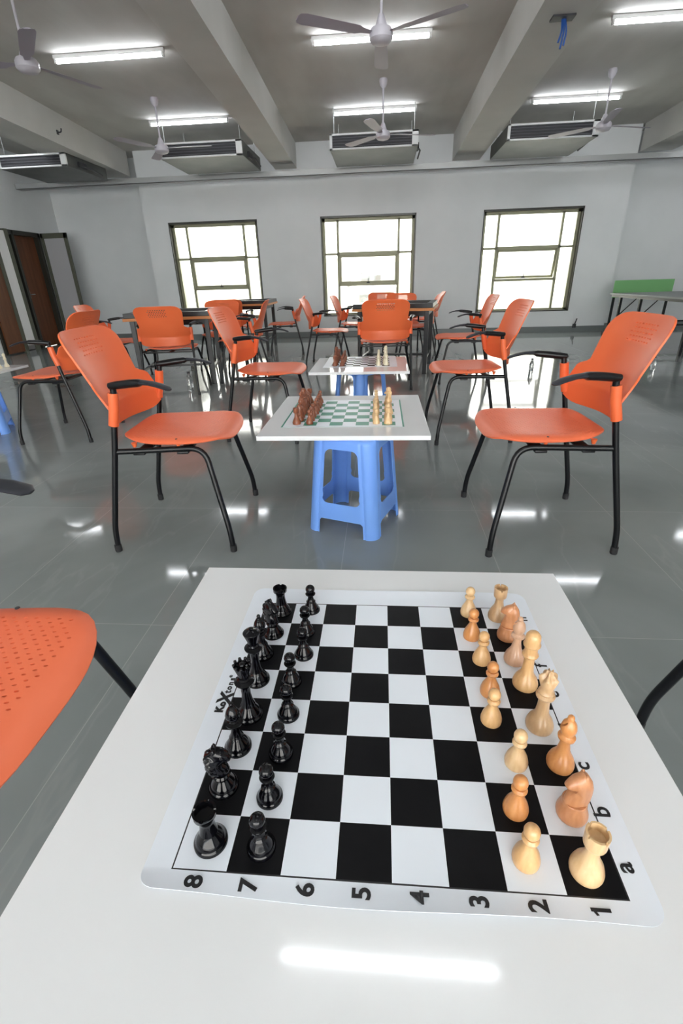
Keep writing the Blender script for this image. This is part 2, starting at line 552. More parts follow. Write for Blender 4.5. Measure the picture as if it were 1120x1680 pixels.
bm = B(-8.0, -7.8, 5.5, 12.5, 0, 2.7); box(bm, -7.8, XL - .2, 5.3, 5.5, 0, 2.7)  # wall and ceiling added past the doorway to keep sky light out
tag(link('wall_sky_block', bm, M['wall'], smooth=False), 'added corridor wall beyond the left doorway, blocks the sky', kind='structure')
tag(link('ceiling_sky_block', B(-8.0, XL - .2, 5.3, 12.5, 2.7, 2.8), M['ceiling'], smooth=False), 'added corridor ceiling, blocks the sky', kind='structure')
tag(link('floor_corridor', B(-8.0, XL - .2, 5.3, 12.5, -.12, 0), M['floor'], smooth=False), 'corridor floor', kind='structure')


# ================================================================= CEILING FITTINGS
def tray():
    t = empty('cable_tray', (0, 9.55, 2.57))
    bm = bmesh.new()
    box(bm, XL, XR, -.07, .07, 0, .008); box(bm, XL, XR, -.07, -.062, 0, .085); box(bm, XL, XR, .062, .07, 0, .085)
    link('tray_channel', bm, M['metal'], t, smooth=False)
    for x in (-5.4, -3.1, 2.9, 5.2, 0.0):
        bm = bmesh.new(); tube(bm, [(x, 0, 0), (x, 0, ZC - 2.57)], .006, 6)
        link('hanger_rod', bm, M['metal'], t)
    tag(t, 'long galvanised cable tray hanging across the top of the window wall', 'cable tray')


tray()


def tube_light(x, y, label, L=1.10):
    t = empty('tube_light', (x, y, ZC))
    bm = B(-L / 2 - .03, L / 2 + .03, -.02, .02, -.035, 0, .004)
    for s in (-1, 1): box(bm, s * (L / 2 + .012) - .012, s * (L / 2 + .012) + .012, -.017, .017, -.07, -.03, .003)
    link('batten', bm, M['white_plastic'], t, smooth=False)
    bm = bmesh.new(); tube(bm, [(-L / 2, 0, -.054), (L / 2, 0, -.054)], .014, 12)
    link('lamp_tube', bm, M['tube'], t)
    tag(t, label, 'ceiling light', 'tube lights on the ceiling')


cols = (('left bay', -2.76), ('middle bay', -.12), ('right bay', 2.6))
for ri, (y, rn) in enumerate(((8.38, 'far row, by the wall unit'), (6.15, 'second row, by the ceiling fan'))):
    for cn, x in cols:
        xx = x + (.08 if (ri == 1 and cn == 'right bay') else 0) - (.03 if ri == 0 and cn == 'right bay' else 0)
        tube_light(xx, y, 'lit tube light on the ceiling in the %s, %s' % (cn, rn))
for y, rn in ((3.7, 'third row from the window wall'), (1.22, 'row above the front table'), (-1.3, 'row behind the camera'), (-3.6, 'last row behind the camera')):
    for cn, x in cols:
        if y == 3.7 and cn != 'middle bay': continue
        tube_light(x + (.18 if cn == 'middle bay' and y == 1.22 else 0), y, 'lit tube light out of frame in the %s, %s' % (cn, rn))
for cn, x in (('outer left bay', -5.3), ('outer right bay', 5.3)):
    for y, rn in ((7.6, 'second row'), (3.7, 'third row'), (1.22, 'fourth row')):
        tube_light(x, y, 'lit tube light out of frame in the %s, %s' % (cn, rn))


def ceiling_fan(x, y, zb, ph, label):
    t = empty('ceiling_fan', (x, y, ZC))
    h = ZC - zb
    bm = bmesh.new(); tube(bm, [(0, 0, 0), (0, 0, -h + .05)], .011, 10)
    link('down_rod', bm, M['fan'], t)
    bm = bmesh.new(); lathe(bm, [(0, 0), (.045, 0), (.05, -.02), (.04, -.06), (.018, -.09), (0, -.09)], 20)
    link('canopy', bm, M['fan'], t)
    bm = bmesh.new()
    lathe(bm, [(0, .11), (.02, .11), (.035, .07), (.045, .045), (.045, .035), (.075, .03), (.088, .01), (.088, -.03), (.07, -.05), (.03, -.06), (0, -.06)], 28, cz=-h)
    link('motor', bm, M['fan'], t)
    for k in range(3):
        bm = bmesh.new()
        a = ph + k * 2 * PI / 3
        R = Matrix.Rotation(a, 4, 'Z') @ Matrix.Rotation(math.radians(8), 4, 'X')
        sec = [(.07, .018), (.16, .03), (.2, .05), (.62, .062), (.66, .05), (.67, .03)]
        vs = []
        for (r, wv) in sec:
            vs.append([bm.verts.new(R @ Vector((r, s * wv, zz))) for (s, zz) in ((-1, 0), (-.5, .006), (.5, .006), (1, 0), (0, -.002))])
        for i in range(len(vs) - 1):
            for q in range(5):
                bm.faces.new((vs[i][q], vs[i][(q + 1) % 5], vs[i + 1][(q + 1) % 5], vs[i + 1][q]))
        bm.faces.new(vs[0][::-1]); bm.faces.new(vs[-1])
        for v in bm.verts: v.co.z -= h
        link('blade', bm, M['fan_blade'], t)
    tag(t, label, 'ceiling fan', 'white ceiling fans')


ceiling_fan(-.02, 4.80, 2.65, math.radians(-30), 'nearest middle ceiling fan, in front of the bright tube light')
ceiling_fan(-2.86, 4.84, 2.635, math.radians(-55), 'ceiling fan at the top left, nearest to the left beam')
ceiling_fan(0.0, 7.35, 2.60, math.radians(15), 'far middle ceiling fan in front of the middle wall unit')
ceiling_fan(-2.88, 7.5, 2.61, math.radians(0), 'far left ceiling fan beside the left wall unit')
ceiling_fan(2.67, 7.5, 2.60, math.radians(20), 'far right ceiling fan beside the right wall unit')


def ac_unit(x0, x1, y0, label, z0=2.62, z1=2.80, slant=0):
    t = empty('ducted_air_conditioner', ((x0 + x1) / 2, y0, z0))
    W = (x1 - x0) / 2; H = z1 - z0
    bm = B(-W, W, .03, 1.15, 0, H, .006)
    link('casing', bm, M['ac_body'], t, smooth=False)
    bm = bmesh.new()
    for q in ((-W, W, 0, .018), (-W, W, H - .022, H), (-W, -W + .035, 0, H), (W - .085, W, 0, H)):
        box(bm, q[0], q[1], 0, .03, q[2], q[3], .002)
    link('front_lip', bm, M['ac_white'], t, smooth=False)
    bm = B(-W + .035, W - .085, .02, .034, .018, H - .022)
    g = link('air_grille', bm, M['dark'], t, smooth=False)
    bm = bmesh.new()
    for k in range(4): box(bm, -W + .04, W - .09, .012, .022, .035 + k * .032, .04 + k * .032)
    link('slats', bm, M['grille'], g, smooth=False)
    for s in (-1, 1):
        for yy in (.15, 1.0):
            bm = bmesh.new(); tube(bm, [(s * (W - .05), yy, H), (s * (W - .05), yy, ZC - z0)], .005, 6)
            link('hanger_rod', bm, M['metal'], t)
    bm = bmesh.new(); box(bm, W, W + .03, .3, .5, .03, .1, .004); tube(bm, [(W + .015, .4, .06), (W + .06, .55, .05), (W + .05, .9, .02)], .012, 8)
    link('pipe_stub', bm, M['dark'], t, smooth=False)
    tag(t, label, 'air conditioner', 'ducted air conditioners under the ceiling')


ac_unit(-.73, .48, 8.1, 'grey ducted air conditioner between the two beams in the middle')
ac_unit(-3.16, -1.96, 8.1, 'grey ducted air conditioner left of the middle bay, beside the left beam')
ac_unit(1.66, 2.84, 8.1, 'grey ducted air conditioner right of the right beam')
ac_unit(-5.6, -4.55, 8.1, 'grey ducted air conditioner at the far left, half behind the beam', 2.60, 2.76)

# small things fixed to the beams and the wall
bm = B(-.085, .085, -.05, .05, -.012, .0, .002)
o = link('junction_box', bm, M['dark'], smooth=False); o.location = (1.36, 5.05, ZB)
tag(o, 'flat black junction box under the right beam', 'junction box')
bm = bmesh.new()
for k, (dx, dy) in enumerate(((0, 0), (.012, .004), (-.01, .006))):
    tube(bm, round_path([(1.37 + dx, 5.05 + dy, ZB - .012), (1.38 + dx * 1.6, 5.04, ZB - .09), (1.365 + dx * 2, 5.04 + dy, ZB - .19 + .02 * k)], .03), .007, 8)
o = link('wire_bundle', bm, M['blue_wire']); tag(o, 'blue wires hanging out of the black box under the right beam', 'wire')
for (x, y, z, lab) in ((-4.24, 7.5, 2.84, 'black hook on the side of the leftmost beam'), (4.10, 7.7, 2.84, 'black hook on the side of the rightmost beam')):
    s = 1 if x < 0 else -1
    bm = bmesh.new(); box(bm, -.006, .006, -.02, .02, -.025, .025, .003); tube(bm, round_path([(0, 0, 0), (s * .05, 0, .0), (s * .06, 0, .04)], .02), .008, 8)
    bx = {-1: -4.24, 1: 4.10}[1 if x > 0 else -1]
    o = link('beam_hook', bm, M['dark']); o.location = (x, y, z); tag(o, lab, 'hook')
for (x, lab) in ((2.40, 'black cable stub on the skirting under the right window, the left one'), (3.62, 'black cable stub on the skirting right of the right window')):
    bm = B(-.03, .03, -.03, 0, .07, .14, .006); tube(bm, round_path([(0, -.02, .13), (.015, -.03, .19), (.03, -.015, .23)], .03), .010, 8)
    tag(link('cable_stub', bm, M['dark']), lab, 'cable outlet').location = (x, YW - .012, 0)


# ================================================================= CHAIR
def make_chair():
    root = empty('armchair')
    # seat
    bm = bmesh.new()
    xf, xb, hw = .268, -.185, .248
    xc_, ax = (xf + xb) / 2, (xf - xb) / 2
    NR, NA = 14, 64
    def surf(px, py):
        """unit square-ish disc -> seat point"""
        x = xc_ + ax * px
        wid = hw * (1 - .13 * ((1 - px) / 2) ** 1.5)
        y = wid * py
        rr_ = min(1, math.sqrt(px * px + py * py))
        z = .470 - .007 * (1 - rr_ * rr_)
        if px > .35: z -= .020 * ((px - .35) / .65) ** 2
        if px < -.6: z += .006 * ((-px - .6) / .4) ** 2
        e_ = max(abs(px), abs(py)) / 1.0
        if e_ > .8: z -= .016 * ((e_ - .8) / .2) ** 2
        return (x, y, z)
    cen = bm.verts.new(surf(0, 0)); rings = []
    for i in range(1, NR + 1):
        r = i / NR; ring = []
        for k in range(NA):
            a = 2 * PI * k / NA
            n = 2 + 1.35 * r
            c, s = math.cos(a), math.sin(a)
            q = (abs(c) ** n + abs(s) ** n) ** (-1 / n)
            ring.append(bm.verts.new(surf(r * q * c, r * q * s)))
        rings.append(ring)
    for k in range(NA):
        bm.faces.new((cen, rings[0][k], rings[0][(k + 1) % NA]))
        for i in range(NR - 1):
            bm.faces.new((rings[i][k], rings[i + 1][k], rings[i + 1][(k + 1) % NA], rings[i][(k + 1) % NA]))
    bmesh.ops.recalc_face_normals(bm, faces=bm.faces)
    if sum(f.normal.z for f in bm.faces) < 0: bmesh.ops.reverse_faces(bm, faces=bm.faces)
    seat = link('seat', bm, M['orange_seat'], root, recalc=False)
    baked(seat, [('SOLIDIFY', dict(thickness=.009, offset=-1)), ('BEVEL', dict(width=.0025, segments=2, limit_method='ANGLE', angle_limit=1.0))])
    cb = bmesh.new()
    ny = 37; dy = .0107
    for j in range(ny):
        y = (j - ny // 2) * dy
        lim = .210 - max(0, abs(y) - .16) * .5
        for i in range(-8, 12):
            x = -.005 + (i + (.5 if j % 2 else 0)) * .0215
            if x > lim or x < -.115: continue
            mx = Matrix.Translation((x, y, .462)) @ Matrix.Rotation(.35, 4, 'Z')
            r = bmesh.ops.create_cone(cb, cap_ends=True, segments=6, radius1=.5, radius2=.5, depth=1)
            for v in r['verts']: v.co = mx @ Vector((v.co.x * .0075, v.co.y * .0042, v.co.z * .06))
    cut(seat, cb)
    for s in (-1, 1):
        bm = bmesh.new(); lathe(bm, [(0, 0), (.0045, 0), (.004, .0015), (0, .0018)], 12, cx=.065, cy=s * .222, cz=.4655)
        link('seat_screw', bm, M['dark'], root)
    # studs under the seat rim
    bm = bmesh.new()
    for s in (-1, 1):
        for x in (-.10, .07):
            lathe(bm, [(0, 0), (.006, 0), (.012, .018), (0, .018)], 10, cx=x, cy=s * .222, cz=.438)
    link('seat_stud', bm, M['orange'], root)
    # backrest shell
    zb, zt = .487, .858
    def halfw(z):
        if z < .525: return .246
        if z < .646: return .247
        if z < .672:
            u = (z - .646) / .026; u = u * u * (3 - 2 * u); return .247 - .039 * u
        if z < .790: return .208 + .015 * (z - .672) / .118
        u = (z - .790) / (zt - .790); return .223 - .085 * (1 - math.sqrt(max(0, 1 - u ** 2.6)))
    def xe(z):
        return -.140 if z < .576 else -.140 - .148 * ((z - .575) / .293) ** .90
    def rec(z):
        return .088 - .043 * min(1, max(0, (z - .56) / .22))
    NU, NV = 26, 46
    bm = bmesh.new(); g = []
    for j in range(NV + 1):
        v = j / NV; v = v * v * (3 - 2 * v) * .35 + v * .65
        z = zb + (zt - zb) * v
        row = []
        for i in range(NU + 1):
            u = -1 + 2 * i / NU
            hwz = halfw(z); y = u * hwz
            un = y / .247
            x = xe(z) - rec(z) * (1 - abs(un) ** 2.3)
            zz = z
            if v < .12: zz = z + .035 * abs(un) ** 9 * (1 - v / .12)
            row.append(bm.verts.new((x, y, zz)))
        g.append(row)
    for j in range(NV):
        for i in range(NU):
            bm.faces.new((g[j][i], g[j][i + 1], g[j + 1][i + 1], g[j + 1][i]))
    bmesh.ops.recalc_face_normals(bm, faces=bm.faces)
    back = link('backrest', bm, M['orange'], root, recalc=False)
    baked(back, [('SOLIDIFY', dict(thickness=.007, offset=0)), ('BEVEL', dict(width=.002, segments=2, limit_method='ANGLE', angle_limit=1.0))])
    cb = bmesh.new()
    for j in range(5):
        for i in range(8):
            y = (i - 3.5 + (.5 if j % 2 else 0)) * .021
            z = .765 + j * .0145
            r = bmesh.ops.create_cube(cb, size=1)
            for v in r['verts']: v.co = Vector((-.26 + v.co.x * .2, y + v.co.y * .012, z + v.co.z * .0055))
    cut(back, cb)
    # sleeves round the tubes, part of the back moulding
    for s in (-1, 1):
        bm = bmesh.new()
        tube(bm, [(-.150, s * .2475, .532), (-.133, s * .247, .60), (-.125, s * .246, .652)], .0185, 14)
        link('back_sleeve', bm, M['orange'], root)
    # frame: rear legs run up to the arms, front legs bend into the side rails
    for s in (-1, 1):
        bm = bmesh.new()
        tube(bm, round_path([(-.245, s * .262, .012), (-.241, s * .260, .095), (-.166, s * .250, .44), (-.123, s * .246, .655)], .05), .0115, 12)
        leg = link('rear_leg', bm, M['blacktube'], root)
        bm = bmesh.new(); lathe(bm, [(0, 0), (.013, 0), (.014, .004), (.014, .03), (0, .03)], 12, cx=-.2455, cy=s * .2625)
        link('foot_cap', bm, M['foot'], leg)
        bm = bmesh.new()
        tube(bm, round_path([(.243, s * .287, .012), (.238, s * .285, .10), (.168, s * .222, .428), (-.168, s * .246, .428)], [.05, .06]), .0115, 12)
        leg = link('front_leg', bm, M['blacktube'], root)
        bm = bmesh.new(); lathe(bm, [(0, 0), (.013, 0), (.014, .004), (.014, .03), (0, .03)], 12, cx=.2435, cy=s * .2875)
        link('foot_cap', bm, M['foot'], leg)
        # armrest
        bm = bmesh.new()
        tube(bm, round_path([(-.123, s * .246, .648), (-.120, s * .248, .678), (-.04, s * .262, .684)], .03), .0115, 12)
        P_ = [(-.137, .247, .676), (-.131, .248, .678), (-.10, .252, .681), (-.05, .262, .687), (-.012, .273, .690), (.0, .276, .692), (.035, .286, .690), (.07, .294, .682), (.098, .299, .672), (.106, .300, .668)]
        S_ = [(.006, .006), (.014, .012), (.017, .0145), (.019, .0145), (.021, .014), (.023, .0085), (.027, .0065), (.030, .006), (.026, .0055), (.012, .003)]
        pts = [(a, s * b, c) for a, b, c in P_]
        arm = link('armrest', bm, M['blacktube'], root)
        bm = bmesh.new(); tube(bm, pts[:6], 0, 14, sect=lambda i: S_[i], upv=(0, 0, 1))
        link('arm_pad', bm, M['blacktube'], arm)
        bm = bmesh.new(); tube(bm, pts[4:], 0, 14, sect=lambda i: [(.0210, .0085), (.0225, .0085), (.0245, .0065), (.026, .006), (.023, .0055), (.010, .003)][i], upv=(0, 0, 1))
        link('arm_tip', bm, M['pad'], arm)
    bm = bmesh.new()
    for x in (-.085, .085): box(bm, x - .022, x + .022, -.236, .236, .408, .418, .003)
    box(bm, -.085, .085, -.02, .02, .411, .416)
    link('seat_bracket', bm, M['blacktube'], root)
    return root


chair0 = make_chair()
tag(chair0, cat='chair', group='orange armchairs')
D2R = math.radians
# x, y, facing angle, label
CH = [
    (-.868, 1.946, D2R(4.5), 'orange plastic armchair standing left of the middle game table, facing right'),
    (.669, 1.961, D2R(181), 'orange plastic armchair standing right of the middle game table, facing left'),
    (-.738, .455, D2R(0), 'orange armchair at the front left corner, its perforated seat cut by the frame'),
    (.872, .579, D2R(181), 'orange armchair right of the front table, only one black leg in view'),
    (-2.33, 3.42, D2R(183), 'orange armchair facing the left edge, at the white table cut by the frame'),
    (-.80, 3.42, D2R(-2.5), 'orange armchair left of the third game table, facing right'),
    (.60, 3.38, D2R(182.5), 'orange armchair right of the third game table, facing left'),
    (.84, 5.40, D2R(181), 'orange armchair in the right row, farthest of the three facing left'),
    (-.69, 6.50, D2R(-3), 'orange armchair standing free left of the middle carrom table, facing right'),
    (-.40, 7.45, D2R(-6), 'far orange armchair at the left side of the middle carrom table'),
    (.03, 5.10, D2R(92), 'orange armchair pushed up to the near side of the middle carrom table, back to us'),
    (.46, 6.88, D2R(182), 'orange armchair behind the right corner of the middle carrom table'),
    (.64, 8.10, D2R(180), 'farthest orange armchair behind the right corner of the middle carrom table'),
    (.30, 7.50, D2R(-88), 'right of the two orange armchairs on the far side of the middle carrom table'),
    (-.02, 8.25, D2R(-95), 'left of the two orange armchairs on the far side of the middle carrom table'),
    (-2.11, 4.93, D2R(98), 'orange armchair at the near side of the left carrom table, back to us'),
    (-3.05, 5.62, D2R(8), 'orange armchair at the left side of the left carrom table'),
    (-1.56, 5.62, D2R(188), 'orange armchair at the right side of the left carrom table'),
    (-2.05, 6.45, D2R(-80), 'orange armchair on the far side of the left carrom table, seen under its top'),
    (-2.18, 7.38, D2R(95), 'orange armchair at the near side of the far left carrom table'),
    (-1.47, 7.80, D2R(190), 'orange armchair at the right side of the far left carrom table'),
]
for i, (x, y, a, lab) in enumerate(CH):
    if i == 0:
        c = chair0; c.location = (x, y, 0); c.rotation_euler = (0, 0, a)
    else:
        c = dup(chair0, (x, y, 0), a)
    if y > 4.8: c.scale = (1, 1, .965 if y < 6 else .935)
    c['label'] = lab


# ================================================================= PLASTIC STOOL
def make_stool(H=.425):
    root = empty('plastic_stool')
    bm = bmesh.new()
    NS, NC, NZ = 36, 8, 60
    cell = .3 / NS
    def hw(z): return .166 - (.166 - .138) * (z / H)
    def perim(z):
        a = hw(z); r = .046
        pts = []
        for side in range(4):
            th = side * PI / 2
            for k in range(NS):
                s = -(a - r) + 2 * (a - r) * k / NS
                # fluting on the corner columns
                e = abs(s)
                g = 0
                c_ = a - .052
                g = -.004 * math.exp(-((e - (c_ - .002)) / .0045) ** 2)
                p = Vector((a + g, s, z)); pts.append((p, th, s))
            for k in range(NC):
                ph = k / NC * PI / 2
                p = Vector((a - r + r * math.cos(ph), a - r + r * math.sin(ph), z)); pts.append((p, th, 9))
        return pts
    def sdf(s, z):
        """>0 = material"""
        def rb(cx_, cz_, hx, hz, r):
            qx = abs(s - cx_) - hx + r; qz = abs(z - cz_) - hz + r
            return math.hypot(max(qx, 0), max(qz, 0)) + min(max(qx, qz), 0) - r
        a = hw(z)
        w1 = rb(0, .262, a - .068, .118, .026)
        w2 = rb(0, -.03, a - .060, .100, .014)
        return min(w1, w2)
    rows = []
    for j in range(NZ + 1):
        z = H * j / NZ
        row = []
        for (p, th, s) in perim(z):
            zz = z; sd = 9
            if s != 9:
                sd = sdf(s, z)
                if abs(sd) < .0042:
                    e = 1e-4
                    gs = (sdf(s + e, z) - sdf(s - e, z)) / (2 * e); gz = (sdf(s, z + e) - sdf(s, z - e)) / (2 * e)
                    n = max(1e-6, gs * gs + gz * gz)
                    p = Vector((p.x, s - sd * gs / n, p.z)); zz = max(0, min(H, z - sd * gz / n)); p.z = zz
            q = Matrix.Rotation(th, 4, 'Z') @ p
            v = bm.verts.new(q); row.append((v, s, z))
        rows.append(row)
    n = len(rows[0])
    for j in range(NZ):
        for k in range(n):
            a, b, c, d = rows[j][k], rows[j][(k + 1) % n], rows[j + 1][(k + 1) % n], rows[j + 1][k]
            if a[1] != 9:
                sm = a[1] + (hw(a[2]) - .046) / NS; zm = (a[2] + d[2]) / 2
                if sdf(sm, zm) < 0: continue
            bm.faces.new((a[0], b[0], c[0], d[0]))
    # top plate with a soft shoulder
    prev = [r[0] for r in rows[-1]]
    for (sc_, dz) in ((.975, .008), (.93, .0125), (.80, .0125), (.78, .010), (.02, .010)):
        cur = [bm.verts.new((v.co.x * sc_ / 1 if True else 0, v.co.y * sc_, H + dz)) for v in [r[0] for r in rows[-1]]]
        for k in range(n):
            bm.faces.new((prev[k], prev[(k + 1) % n], cur[(k + 1) % n], cur[k]))
        prev = cur
    bm.faces.new(prev)
    for v in list(bm.verts):
        if not v.link_faces: bm.verts.remove(v)
    bmesh.ops.recalc_face_normals(bm, faces=bm.faces)
    o = link('stool_body', bm, M['blue'], root, recalc=False, angle=50)
    baked(o, [('SOLIDIFY', dict(thickness=.0035, offset=-1))])
    return root


TH = .44
stool0 = make_stool(TH - .018 - .0125)
tag(stool0, cat='stool', group='blue plastic stools under the game tables')
# table tops: x0,x1,y0,y1
TT_ = [(-.373, .36, .145, .868, 'front', 'large glossy white board table top in the foreground under the black and white mat'),
       (-.502, .198, 1.842, 2.582, 'middle', 'white board table top in the middle, under the green chess mat'),
       (-.492, .192, 3.315, 3.985, 'third', 'white board table top farthest back in the middle aisle'),
       (-3.62, -2.92, 3.2, 3.9, 'left', 'white board table top at the left edge of the picture')]
SP = [(-.005, .5, D2R(12), 'blue plastic stool hidden under the front table top'),
      (-.112, 1.975, D2R(-20), 'blue plastic stool carrying the middle game table'),
      (-.15, 3.65, D2R(45), 'blue plastic stool carrying the third game table'),
      (-3.08, 3.45, D2R(30), 'blue plastic stool at the left edge, carrying the cut off table')]
for i, (x, y, a, lab) in enumerate(SP):
    s = stool0 if i == 0 else dup(stool0, (x, y, 0), a)
    s.location = (x, y, 0); s.rotation_euler = (0, 0, a)
    s['label'] = lab
for (x0, x1, y0, y1, nm, lab) in TT_:
    bm = B(x0, x1, y0, y1, TH - .018, TH, .0012)
    o = link('table_top', bm, M['white_top'], smooth=False)
    tag(o, lab, 'table top', 'white board table tops')


# ================================================================= CHESS MATS
def curl(x, y, R_, wave):
    """height of the lifting vinyl edge"""
    X0, X1, Y0, Y1 = R_
    dn = max(0, (Y0 + .024 - y) / .024); z = wave * dn ** 1.5 * (.75 + .55 * math.sin(x * 17 + .6))
    df = max(0, (y - (Y1 - .03)) / .03); z += wave * .4 * df ** 1.5 * (.6 + .4 * math.sin(x * 12))
    return z


def make_mat(name, cx, cy, s, margins, dark, line, line_w, label, cat, wave=0.0, radius=.02, z=TH):
    """margins = (left, right, near, far) from the board edge to the mat edge"""
    ml, mr, mn, mf = margins
    def breaks(m0, m1, frame0, frame1):
        b = []
        n0 = 5
        for k in range(n0 + 1): b.append(-4 * s - frame0 - (m0 - frame0) * (1 - k / n0))
        if frame0 > 0: pass
        for k in range(-4, 5):
            for sub in (0, .5):
                if k == 4 and sub: continue
                v = (k + sub) * s
                if k == -4 and sub == 0 and frame0 <= line_w: b.append(v - line_w)
                b.append(v)
                if k == 4 and frame1 <= line_w: b.append(v + line_w)
        for k in range(n0 + 1): b.append(4 * s + frame1 + (m1 - frame1) * k / n0)
        out = []
        for v in sorted(b):
            if not out or v - out[-1] > 1e-5: out.append(v)
        return out
    xs_ = breaks(ml, mr, line_w, line_w); ys_ = breaks(mn, mf, line_w, line_w)
    X0, X1, Y0, Y1 = xs_[0], xs_[-1], ys_[0], ys_[-1]
    def place(x, y):
        # round the corners
        for (qx, qy) in ((X0, Y0), (X1, Y0), (X0, Y1), (X1, Y1)):
            ccx = qx + radius * (1 if qx < 0 else -1); ccy = qy + radius * (1 if qy < 0 else -1)
            dx, dy = x - ccx, y - ccy
            if dx * (1 if qx > 0 else -1) > 0 and dy * (1 if qy > 0 else -1) > 0:
                h = math.hypot(dx, dy)
                if h > 1e-9:
                    k = max(abs(dx), abs(dy)) / h
                    x, y = ccx + dx * k, ccy + dy * k
        zz = 0
        if wave:
            zz = curl(x, y, (X0, X1, Y0, Y1), wave)
            dn = max(0, (Y0 + .024 - y) / .024)
            y += -.0025 * dn * math.sin(x * 15 + 1.8)
        return (cx + x, cy + y, z + .0006 + zz)
    bm = bmesh.new()
    g = [[bm.verts.new(place(x, y)) for x in xs_] for y in ys_]
    for j in range(len(ys_) - 1):
        for i in range(len(xs_) - 1):
            f = bm.faces.new((g[j][i], g[j][i + 1], g[j + 1][i + 1], g[j + 1][i]))
            mx_, my_ = (xs_[i] + xs_[i + 1]) / 2, (ys_[j] + ys_[j + 1]) / 2
            e = 4 * s
            if abs(mx_) < e and abs(my_) < e:
                ci, cj = int((mx_ + e) // s), int((my_ + e) // s)
                f.material_index = 1 if (ci + cj) % 2 == 1 else 0
            elif abs(mx_) < e + line_w and abs(my_) < e + line_w:
                f.material_index = 2
    bmesh.ops.recalc_face_normals(bm, faces=bm.faces)
    if sum(f.normal.z for f in bm.faces) < 0: bmesh.ops.reverse_faces(bm, faces=bm.faces)
    o = link(name, bm, [M['mat_white'], dark, line], recalc=False)
    baked(o, [('SOLIDIFY', dict(thickness=.0005, offset=-1))])
    tag(o, label, cat)
    return o


S1 = .0581; C1 = (.0156, .5109)
mat1 = make_mat('chess_mat', C1[0], C1[1], S1, (.032, .030, .024, .048), M['mat_black'], M['ink'], .0016,
                'roll-up vinyl chess mat with black and white squares and numbers 8 to 1', 'chess mat', wave=.0045)
zt1 = TH + .0009
FOL = lambda x, y: curl(x - C1[0], y - C1[1], (-4 * S1 - .032, 4 * S1 + .030, -4 * S1 - .024, 4 * S1 + .048), .0045)
text_parts('printed_number', [(ch, x, .2665, zt1, .026, PI / 2, .0007) for ch, x in
          zip('8765432', (-.189, -.131, -.072, -.0145, .044, .102, .159))], M['ink'], mat1, depth=.0004, follow=FOL)
bm = bmesh.new()
for poly in (((.208, .2655), (.227, .2655), (.227, .2688), (.208, .2688)), ((.208, .2688), (.2110, .2688), (.2145, .2625), (.2120, .2620))):
    lo = [bm.verts.new((x, y, zt1 - .0004 + FOL(x, y))) for x, y in poly]; hi = [bm.verts.new((x, y, zt1 + .0004 + FOL(x, y))) for x, y in poly]
    bm.faces.new(hi); bm.faces.new(lo[::-1])
    for k in range(4): bm.faces.new((lo[k], lo[(k + 1) % 4], hi[(k + 1) % 4], hi[k]))
link('printed_number', bm, M['ink'], mat1, smooth=False)
text_parts('printed_letter', [(ch, .2575, C1[1] + (k - 3.5) * S1, zt1, .026, PI / 2, .0005) for k, ch in enumerate('abcdefgh')], M['ink'], mat1)
text_parts('brand_letter', [('K', -.2305, .487, zt1, .016, PI / 2, .0010), ('o', -.2295, .497, zt1, .014, PI / 2, .0010), ('X', -.2275, .509, zt1, .028, PI / 2 - .1, .0012),
                            ('t', -.2285, .5205, zt1, .015, PI / 2, .0005), ('o', -.2285, .528, zt1, .013, PI / 2, .0005), ('n', -.2285, .537, zt1, .013, PI / 2, .0005),
                            ('s', -.2285, .546, zt1, .013, PI / 2, .0005), ('®', -.232, .552, zt1, .007, PI / 2, .0001)], M['ink'], mat1)

S2 = .0565; C2 = (-.163, 2.222)
mat2 = make_mat('chess_mat', C2[0], C2[1], S2, (.036, .036, .026, .024), M['mat_green'], M['mat_white'], .0005,
                'chess mat with green and white squares on the middle table', 'chess mat', radius=.004)
bm = bmesh.new()
for q in ((-.262, -.255, -.25, .248), (.255, .262, -.25, .248)): box(bm, C2[0] + q[0], C2[0] + q[1], C2[1] + q[2], C2[1] + q[3], TH + .0007, TH + .0009)
box(bm, C2[0] - .262, C2[0] + .262, C2[1] - .252, C2[1] - .249, TH + .0007, TH + .0009)
link('green_border_line', bm, M['mat_green'], mat2, smooth=False)
S3 = .0525; C3 = (-.15, 3.755)
mat3 = make_mat('chess_mat', C3[0], C3[1], S3, (.055, .055, .045, .05), M['mat_black'], M['ink'], .001,
                'chess mat with thin dark squares on the third table', 'chess mat', radius=.004)


# ================================================================= CHESS PIECES
def ball(c, r, n=7, a0=-PI / 2 + .35):
    return [(r * math.cos(a0 + (PI / 2 - a0) * k / n), c + r * math.sin(a0 + (PI / 2 - a0) * k / n)) for k in range(n)] + [(0, c + r)]


def smooth_prof(p, n=3):
    """Catmull-Rom refinement of a profile, open ended"""
    out = []
    for i in range(len(p) - 1):
        p0 = p[max(i - 1, 0)]; p1 = p[i]; p2 = p[i + 1]; p3 = p[min(i + 2, len(p) - 1)]
        for k in range(n):
            t = k / n
            q = [0.5 * ((2 * b) + (-a + c) * t + (2 * a - 5 * b + 4 * c - d) * t * t + (-a + 3 * b - 3 * c + d) * t ** 3) for a, b, c, d in zip(p0, p1, p2, p3)]
            out.append((max(q[0], 0.0), q[1]))
    out.append(p[-1])
    return out


def base_b(R):     # turned Staunton foot of the plastic set
    return [(0, 0), (R, 0), (R, .0035), (R * .93, .0052), (R * .88, .0062), (R * .88, .0072), (R * .74, .0110), (R * .60, .0155), (R * .50, .0185), (R * .47, .0198), (R * .54, .0210), (R * .44, .0230)]


def base_w(R):     # fuller bell foot of the wooden set
    return [(0, 0), (R * .96, 0), (R, .003), (R, .006), (R * .96, .009), (R * .86, .0145), (R * .68, .020), (R * .5, .0255)]


